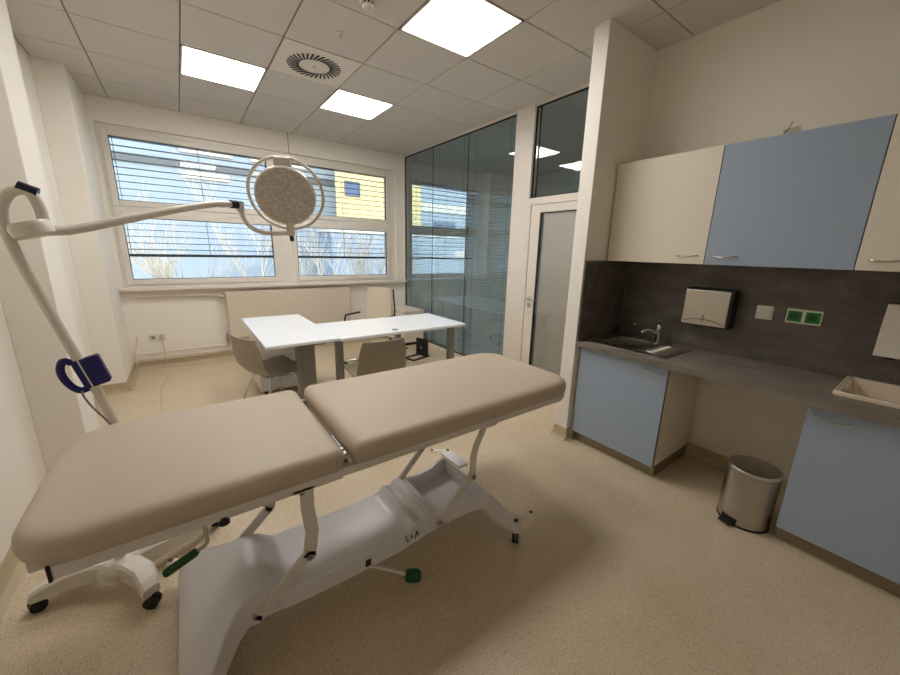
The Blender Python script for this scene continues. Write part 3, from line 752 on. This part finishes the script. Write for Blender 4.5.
b = MB(); b.prism([(-.104, .165), (-.078, .262), (-.074, .262), (-.10, .165)], -.052, .067, 'y'); b.build('lid', M['frame'], t)
MBx(-.08, -.05, -.008, .022, -.014, 0, .003).build('nozzle', M['black'], t)
MBx(-.004, 0, -.058, .074, -.004, .273, .002).build('backplate', M['black'], t)

# ---------------------------------------------------------------- pedal bin
t = thing('pedal_bin', 'round brushed steel pedal bin on the floor under the worktop', 'bin', (2.495, .437, 0), 0)
MB().lathe([(.001, .004), (.114, .004), (.121, .012), (.123, .305), (.122, .312)], 48).build('body', M['satin'], t)
MB().lathe([(.119, .0), (.124, .002), (.124, .008), (.117, .009)], 48).build('base_ring', M['black'], t)
MB().lathe([(.123, .314), (.125, .318), (.1245, .334), (.118, .344), (.06, .350), (.001, .351)], 48).build('lid', M['satin'], t)
mx = Matrix.Rotation(PI-.32, 4, 'Z')
MB().box(.105, .124, -.04, .04, .012, .045, .003, mx=mx).build('pedal_recess', M['black'], t)
MB().box(.118, .160, -.032, .032, .010, .020, .003, mx=mx).build('pedal', M['black'], t)

# ---------------------------------------------------------------- treatment couch
cou = thing('examination_couch', 'two-section beige treatment couch on a white lifting frame with castors', 'couch', (.65, 1.49, 0))
CX, CY = .65, 1.49
def cushion(name, x0, x1, y0, y1, rad, z0, z1):
    x0, x1, y0, y1 = x0-CX, x1-CX, y0-CY, y1-CY
    loops = []; h = z1-z0
    for zz, ins in ((0, .016), (.03, .006), (.18, 0), (.45, -.003), (.68, .001), (.82, .008), (.92, .019), (.98, .036), (1.0, .065), (1.03, .14), (1.045, .25)):
        r = [max(q_-ins*.9, .006) for q_ in rad]
        loops.append([(x, y, z0+h*zz) for x, y in rrect(x0+ins, x1-ins, y0+ins, y1-ins, r, 10)])
    b = MB().loft(loops); return b.build(name, M['vinyl'], cou)
cushion('seat_section', -.424, .392, 1.135, 1.855, (.13, .035, .035, .17), .716, .80)
cushion('leg_section', .425, 1.725, 1.13, 1.845, (.04, .13, .13, .04), .722, .808)
def L(x, y, z): return (x-CX, y-CY, z)
# frame rails under the cushions
b = MB()
for (x0, x1) in ((-.40, .385), (.435, 1.70)):
    for y in (1.155, 1.79): b.box(x0-CX+.05 if x1 < 1 else x0-CX, x1-CX-.05 if x1 > 1 else x1-CX, y-CY, y+.03-CY, .680 if x1 > 1 else .674, .715, .004)
    for x in (x0, x1-.03): b.box(x-CX, x+.03-CX, 1.20-CY, 1.78-CY, .682, .715, .004)
for (xc, yc) in ((1.65, 1.205), (1.65, 1.775)):
    sx = -1 if xc < 0 else 1; sy_ = -1 if yc < 1.5 else 1
    b.tube(smooth_path([L(xc, yc+sy_*.035, .6985), L(xc+sx*.03, yc+sy_*.025, .6985), L(xc+sx*.035, yc, .6985)], 4), .016, 8)
b.box(.38-CX, .44-CX, 1.158-CY, 1.182-CY, .680, .712); b.box(.38-CX, .44-CX, 1.793-CY, 1.817-CY, .680, .712)
b.build('top_frame', M['powder'], cou)
MBx(-.356-CX, -.349-CX, 1.152-CY, 1.188-CY, .672, .716).build('end_cap', M['black'], cou)
b = MB(); b.tube([L(.408, 1.17, .715), L(.408, 1.81, .715)], .011, 12)
hg = b.build('hinge_bar', M['chrome'], cou)
for y in (1.19, 1.225, 1.76): MB().tube([L(.408, y-.012, .745), L(.408, y+.012, .745)], .013, 12).build('hinge_knuckle', M['steel'], hg)
b = MB(); b.tube([L(.408, 1.24, .752), L(.408, 1.33, .752)], .009, 10); b.build('hinge_spring', M['chrome'], hg)

# base: pressed sheet body, built station by station along X
st = [  # x, half width, top z, skirt bottom z, pit depth
 (-.173, .335, .070, .045, 0), (-.165, .340, .100, .045, 0), (-.115, .335, .150, .05, 0), (-.065, .290, .195, .07, 0), (-.03, .235, .228, .10, 0), (.01, .192, .252, .130, 0), (.04, .176, .264, .150, 0), (.10, .172, .266, .155, 0),
 (.135, .172, .256, .155, 0), (.17, .172, .228, .150, 0), (.20, .172, .216, .145, 0), (.40, .172, .214, .135, 0), (.56, .172, .214, .135, 0), (.67, .172, .216, .138, 0), (.715, .172, .226, .145, 0),
 (.735, .174, .250, .15, 0), (.755, .174, .250, .15, 0), (.768, .174, .240, .155, 0), (.785, .174, .240, .155, 0), (.80, .174, .262, .160, 0), (.835, .174, .262, .160, 0), (.85, .174, .248, .162, 0), (.872, .174, .246, .165, 0), (.876, .174, .246, .165, .11),
 (.95, .174, .240, .165, .11), (1.04, .178, .252, .168, .11), (1.10, .190, .266, .172, .11), (1.15, .205, .264, .168, .11), (1.155, .207, .263, .168, 0), (1.18, .235, .245, .145, 0),
 (1.21, .285, .205, .125, 0), (1.24, .318, .165, .115, 0), (1.275, .325, .140, .112, 0), (1.295, .318, .124, .108, 0)]
loops = []
for (x, hw, zt, zb, pit) in st:
    c = 1.41; pw = hw-.028
    row = [(x, c-hw, zb), (x, c-hw, zt-.008), (x, c-hw+.008, zt), (x, c-pw, zt), (x, c-pw+.002, zt-pit), (x, c-.06, zt-pit+.0), (x, c+.06, zt-pit), (x, c+pw-.002, zt-pit), (x, c+pw, zt), (x, c+hw-.008, zt), (x, c+hw, zt-.008), (x, c+hw, zb)]
    loops.append([L(*p) for p in row])
bm_ = MB(); bm_.loft(loops, cap=True, smooth=True, closed=True)
base = bm_.build('base_cover', M['powder2'], cou)
# small print and rating sticker on the near skirt
YF = 1.41-.172
b = MB()
def stroke(b, pts, w=.0045):
    for p, q_ in zip(pts, pts[1:]):
        b.tube([L(p[0], YF-.0006, p[1]), L(q_[0], YF-.0006, q_[1])], w/2, 6)
lx, lz, k_ = .690, .170, 1.45
for pts, w_ in (([(0, .024), (.003, .0), (.012, .003)], .005), ([(.016, .006), (.021, .018), (.026, .005)], .0045), ([(.033, .0), (.038, .028), (.044, .002)], .007), ([(.032, .012), (.050, .014)], .005)):
    stroke(b, [(lx+k_*u, lz+k_*v) for u, v in pts], w_)
b.build('maker_mark', M['label'], base)
MBx(.490-CX, .515-CX, YF-.0015-CY, YF-.0002-CY, .148, .182).build('rating_sticker', M['label'], base)
# link arms
def link(name, pts, y, w, th=.010):
    # flat bar following pts in XZ
    P = [Vector((x, 0, z)) for x, z in pts]; lo = []; hi = []
    for i, p in enumerate(P):
        a = P[max(i-1, 0)]; c = P[min(i+1, len(P)-1)]; t_ = (c-a).normalized(); n_ = Vector((-t_.z, 0, t_.x))
        lo.append(p-n_*w/2); hi.append(p+n_*w/2)
    poly = [(p.x-CX, p.z) for p in lo] + [(p.x-CX, p.z) for p in hi[::-1]]
    b = MB().prism(poly, y-CY-th/2, y-CY+th/2, 'y')
    for e in (P[0], P[-1]):
        b.cyl((e.x-CX, y-CY-th/2, e.z), (e.x-CX, y-CY+th/2, e.z), w/2, 18)
    return b.build(name, M['powder'], cou)
def bolt(x, y, z, s, par):
    b = MB(); b.cyl((x-CX, y-CY, z), (x-CX, y-CY+s*.008, z), .011, 14); b.cyl((x-CX, y-CY+s*.008, z), (x-CX, y-CY+s*.012, z), .006, 10); b.build('bolt', M['grey'], par)
for (yl, s, o_) in ((1.218, -1, 0), (1.602, 1, -.07)):
    a_ = link('upper_link', [(.272+o_, .684), (.268+o_, .56), (.278+o_, .46), (.262+o_, .355)], yl, .046, .014); bolt(.262+o_, yl+s*.007, .355, s, a_); bolt(.25+o_, yl+s*.007, .64, s, a_)
    link('lower_link', [(.262+o_, .355), (.068+o_, .175)], yl-s*.013, .038, .012)
    a_ = link('upper_link', [(1.145+o_, .684), (1.075+o_, .55), (1.062+o_, .50), (1.062+o_, .385)], yl, .030, .014); bolt(1.062+o_, yl+s*.007, .385, s, a_)
    link('lower_link', [(1.062+o_, .385), (.872+o_, .19)], yl-s*.013, .036, .012)
for (x, z) in ((.068, .19), (.872, .20)): MB().cyl(L(x, 1.225, z), L(x-.07, 1.595, z), .010, 12).build('cross_rod', M['steel'], cou)
for x in (.24, 1.11):
    for (y0_, y1_) in ((1.155, 1.225), (1.595, 1.82)): MBx(x-.03-CX, x+.04-CX, y0_-CY, y1_-CY, .672, .690, .003).build('top_bracket', M['powder'], cou)
# castors
def castor(x, y, a, brake_dir, r=.034):
    t_ = MB(); mx = Matrix.Translation(L(x, y, 0)) @ Matrix.Rotation(a, 4, 'Z')
    t_.cyl((-.012, 0, .055), (-.012, 0, .10), .013, 14, mx=mx)
    t_.box(-.035, .03, -.024, .024, .074, .108, .006, mx=mx)
    t_.box(-.032, .032, -.027, -.020, .026, .09, .004, mx=mx); t_.box(-.032, .032, .020, .027, .026, .09, .004, mx=mx)
    cs = t_.build('castor', M['powder'], cou)
    wv = MB(); wv.cyl((0, -.015, r), (0, -.002, r), r, 22, mx=mx); wv.cyl((0, .002, r), (0, .015, r), r, 22, mx=mx); wv.cyl((0, -.016, r), (0, .016, r), .008, 12, mx=mx)
    wv.build('wheel', M['black'], cs)
    bx = Matrix.Translation(L(x, y, 0)) @ Matrix.Rotation(brake_dir, 4, 'Z')
    lv = MB(); lv.tube([(.0, 0, .118), (.06, 0, .122), (.118, 0, .120)], [.020, .014, .018], 10, mx=bx, flat=.6); lv.build('brake_lever', M['frame'], cs)
    tp = MB(); tp.box(.100, .118, -.008, .008, .121, .1315, mx=bx); tp.box(-.009, .009, -.009, .009, .120, .131, mx=bx); tp.build('lever_tip', M['label'], cs)
castor(1.258, 1.080, .71, -.02, .038); castor(1.36, 1.84, .4, 2.6, .038); castor(-.115, 1.10, .9, 3.3, .038); castor(-.10, 1.72, 1.2, 2.6, .038)
for (x, y) in ((1.262, 1.085), (1.36, 1.84), (-.115, 1.10), (-.10, 1.72)): MBx((x-.022 if y < 1.8 else 1.31)-CX, x+.022-CX, (y if y < 1.4 else 1.66)-.022-CY, (1.16 if y < 1.4 else y+.022)-CY, .104, .122, .004).build('castor_arm', M['powder2'], cou)
# foot pedal and hand lever
b = MB(); b.tube([L(.495, 1.25, .150), L(.655, 1.15, .084)], .007, 10); pd = b.build('pedal_rod', M['frame'], cou)
b = MB(); b.tube([L(.638, 1.158, .084), L(.645, 1.155, .083), L(.672, 1.142, .078), L(.695, 1.13, .074), L(.703, 1.126, .073)], [.015, .026, .030, .026, .014], 18); b.build('pedal_knob', M['green'], pd)
b = MB(); b.tube(smooth_path([L(-.033, 1.17, .69), L(-.036, 1.165, .655), L(-.038, 1.16, .615), L(-.068, 1.155, .602)], 5), .006, 10); lv = b.build('tilt_lever', M['steel'], cou)
b = MB(); b.tube([L(-.062, 1.156, .605), L(-.068, 1.155, .601), L(-.140, 1.145, .578), L(-.146, 1.144, .576)], [.009, .0125, .0125, .008], 14); b.build('lever_grip', M['green'], lv)
b = MB(); b.cyl(L(.013, 1.168, .655), L(.013, 1.168, .684), .016, 16); b.build('clamp_knob', M['black'], cou)
# ---------------------------------------------------------------- mobile examination lamp
LY = 1.90
lamp = thing('examination_lamp', 'mobile cream examination lamp with bow pole, spring arm and round LED head beside the couch', 'lamp', (-.39, LY, 0))
def Q(x, y, z): return (x+.39, y-LY, z)
casts = [(-.655, 1.955), (-.262, 1.70), (.0, 2.10), (-.60, 2.20), (-.22, 2.28)]
b = MB(); b.lathe([(.001, .075), (.055, .075), (.062, .095), (.055, .125), (.034, .145), (.001, .145)], 28); b.build('hub', M['lampwhite'], lamp)
for k, (x, y) in enumerate(casts):
    dx, dy = x+.39, y-LY; l = math.hypot(dx, dy); px, py = -dy/l, dx/l
    lp = []
    for s, hz, hh, hw in ((.06, .105, .085, .036), (.3, .108, .080, .040), (.6, .100, .072, .040), (.85, .087, .058, .038), (1.0, .078, .040, .032)):
        bow = .03*math.sin(PI*s)*(1 if k % 2 else -1)
        cx_, cy_ = dx*s+px*bow, dy*s+py*bow
        lp.append([(cx_+px*w_, cy_+py*w_, hz+z_) for w_, z_ in ((-hw, -hh/2), (hw, -hh/2), (hw, hh/2-.012), (hw-.01, hh/2), (-hw+.01, hh/2), (-hw, hh/2-.012))])
    lg = MB().loft(lp, smooth=False).build('leg', M['lampwhite'], lamp)
    w_ = MB(); a = math.atan2(dy, dx)+.6; mx = Matrix.Translation((dx*.97, dy*.97, 0)) @ Matrix.Rotation(a, 4, 'Z')
    w_.cyl((0, -.02, .027), (0, -.004, .027), .027, 18, mx=mx); w_.cyl((0, .004, .027), (0, .02, .027), .027, 18, mx=mx); w_.box(-.02, .02, -.006, .006, .02, .062, .004, mx=mx)
    w_.build('castor', M['black'], lg)
pole = [(-.378, LY, .12), (-.352, LY, .22), (-.318, LY, .40), (-.298, LY, .60), (-.299, LY, .76), (-.325, LY, .90), (-.350, LY, 1.0), (-.418, LY, 1.29), (-.447, LY, 1.42), (-.463, LY, 1.52), (-.460, LY, 1.59), (-.440, LY, 1.635), (-.41, LY, 1.655), (-.385, LY, 1.645), (-.372, LY, 1.60), (-.370, LY, 1.555)]
MB().tube([Q(*p) for p in smooth_path(pole, 5)], .0165, 16).build('bow_pole', M['lampwhite'], lamp)
b = MB(); b.tube([Q(-.413, LY, 1.666), Q(-.368, LY, 1.648)], .018, 16); b.build('pole_cap', M['darknavy'], lamp)
# joint housing: lying disc
mx = Matrix.Translation(Q(-.402, LY-.005, 1.530)) @ Matrix.Rotation(-.28, 4, 'Y')
b = MB(); b.lathe([(.001, -.030), (.046, -.030), (.056, -.022), (.058, .005), (.05, .022), (.001, .026)], 32, mx=mx); b.build('joint_housing', M['lampwhite'], lamp)
arm = [(-.365, LY, 1.525), (-.30, 1.935, 1.535), (-.15, 2.0, 1.585), (0.0, 2.06, 1.635), (.15, 2.13, 1.678), (.262, 2.18, 1.690)]
MB().tube([Q(*p) for p in smooth_path(arm, 6)], [.0185-.004*min(1, i/30) for i in range(31)], 14).build('spring_arm', M['lampwhite'], lamp)
b = MB(); b.tube([Q(.232, 2.166, 1.689), Q(.262, 2.18, 1.690)], .020, 16); b.build('arm_collar', M['darknavy'], lamp)
b = MB(); b.cyl(Q(.275, 2.185, 1.66), Q(.275, 2.185, 1.706), .018, 16); b.build('arm_knuckle', M['lampwhite'], lamp)
HC = Vector((.489, 2.15, 1.752))          # head centre
nrm = Vector((-.33, -.84, -.38)).normalized()
rot_ = nrm.to_track_quat('Z', 'Y').to_matrix().to_4x4()
HM = Matrix.Translation(Q(*HC)) @ rot_
yoke = [(.275, 2.185, 1.665), (.283, 2.178, 1.628), (.305, 2.165, 1.590), (.345, 2.15, 1.565), (.40, 2.13, 1.556), (.475, 2.10, 1.560)]
MB().tube([Q(*p) for p in smooth_path(yoke, 6)], .011, 12).build('yoke', M['lampwhite'], lamp)
b = MB(); b.lathe([(.001, -.055), (.06, -.055), (.11, -.045), (.142, -.02), (.149, .0), (.149, .018), (.143, .024), (.139, .022)], 48, mx=HM); hd = b.build('head_housing', M['lampwhite'], lamp)
b = MB(); b.lathe([(.001, .0235), (.10, .0235), (.139, .021), (.141, .012)], 48, mx=HM); b.build('led_cover', M['led'], hd)
ringpts = [HM @ Vector((.183*math.cos(2*PI*k/56), .183*math.sin(2*PI*k/56), -.022)) for k in range(56)]
MB().tube(ringpts, .0085, 10, closed=True).build('ring_handle', M['lampwhite'], hd)
# find the head-local direction that points up in the world for top and bottom brackets
upl = rot_.to_3x3().inverted() @ Vector((0, 0, 1)); ang = math.atan2(upl.y, upl.x)
BM_ = HM @ Matrix.Rotation(ang, 4, 'Z')
MB().box(.11, .186, -.042, .042, -.036, -.008, .008, mx=BM_).build('ring_bracket', M['lampwhite'], hd)
b = MB(); b.box(-.215, -.135, -.020, .020, -.020, .018, .008, mx=BM_); gb = b.build('handle_block', M['lampwhite'], hd)
MB().cyl((-.245, 0, .004), (-.215, 0, .004), .011, 12, mx=BM_).build('handle_knob', M['black'], gb)
# navy cable holder on the pole
b = MB()
pl = [(-.405, 1.043), (-.312, 1.068), (-.300, 1.055), (-.283, .955), (-.365, .925), (-.385, .93)]
# body block
poly = [(-.388, 1.046), (-.312, 1.066), (-.307, 1.06), (-.284, .962), (-.288, .954), (-.360, .934)]
b.prism([(x+.394, z) for x, z in poly], -.016, .014, 'y')
ho = b.build('cable_holder', M['navy'], lamp)
grip = [(-.38, 1.042), (-.402, 1.052), (-.414, 1.022), (-.410, .985), (-.394, .950), (-.372, .930), (-.348, .936)]
MB().tube([(x+.39, -.004, z) for x, z in [(p.x, p.y) for p in smooth_path([(x, z, 0) for x, z in grip], 5)]], .0125, 12).build('holder_grip', M['navy'], ho)
MB().tube([Q(*p) for p in smooth_path([(-.366, 1.872, .934), (-.362, 1.872, .905), (-.345, 1.87, .86), (-.315, 1.868, .80), (-.290, 1.868, .73), (-.28, 1.87, .60)], 5)], .0035, 8).build('cable', M['cable'], ho)
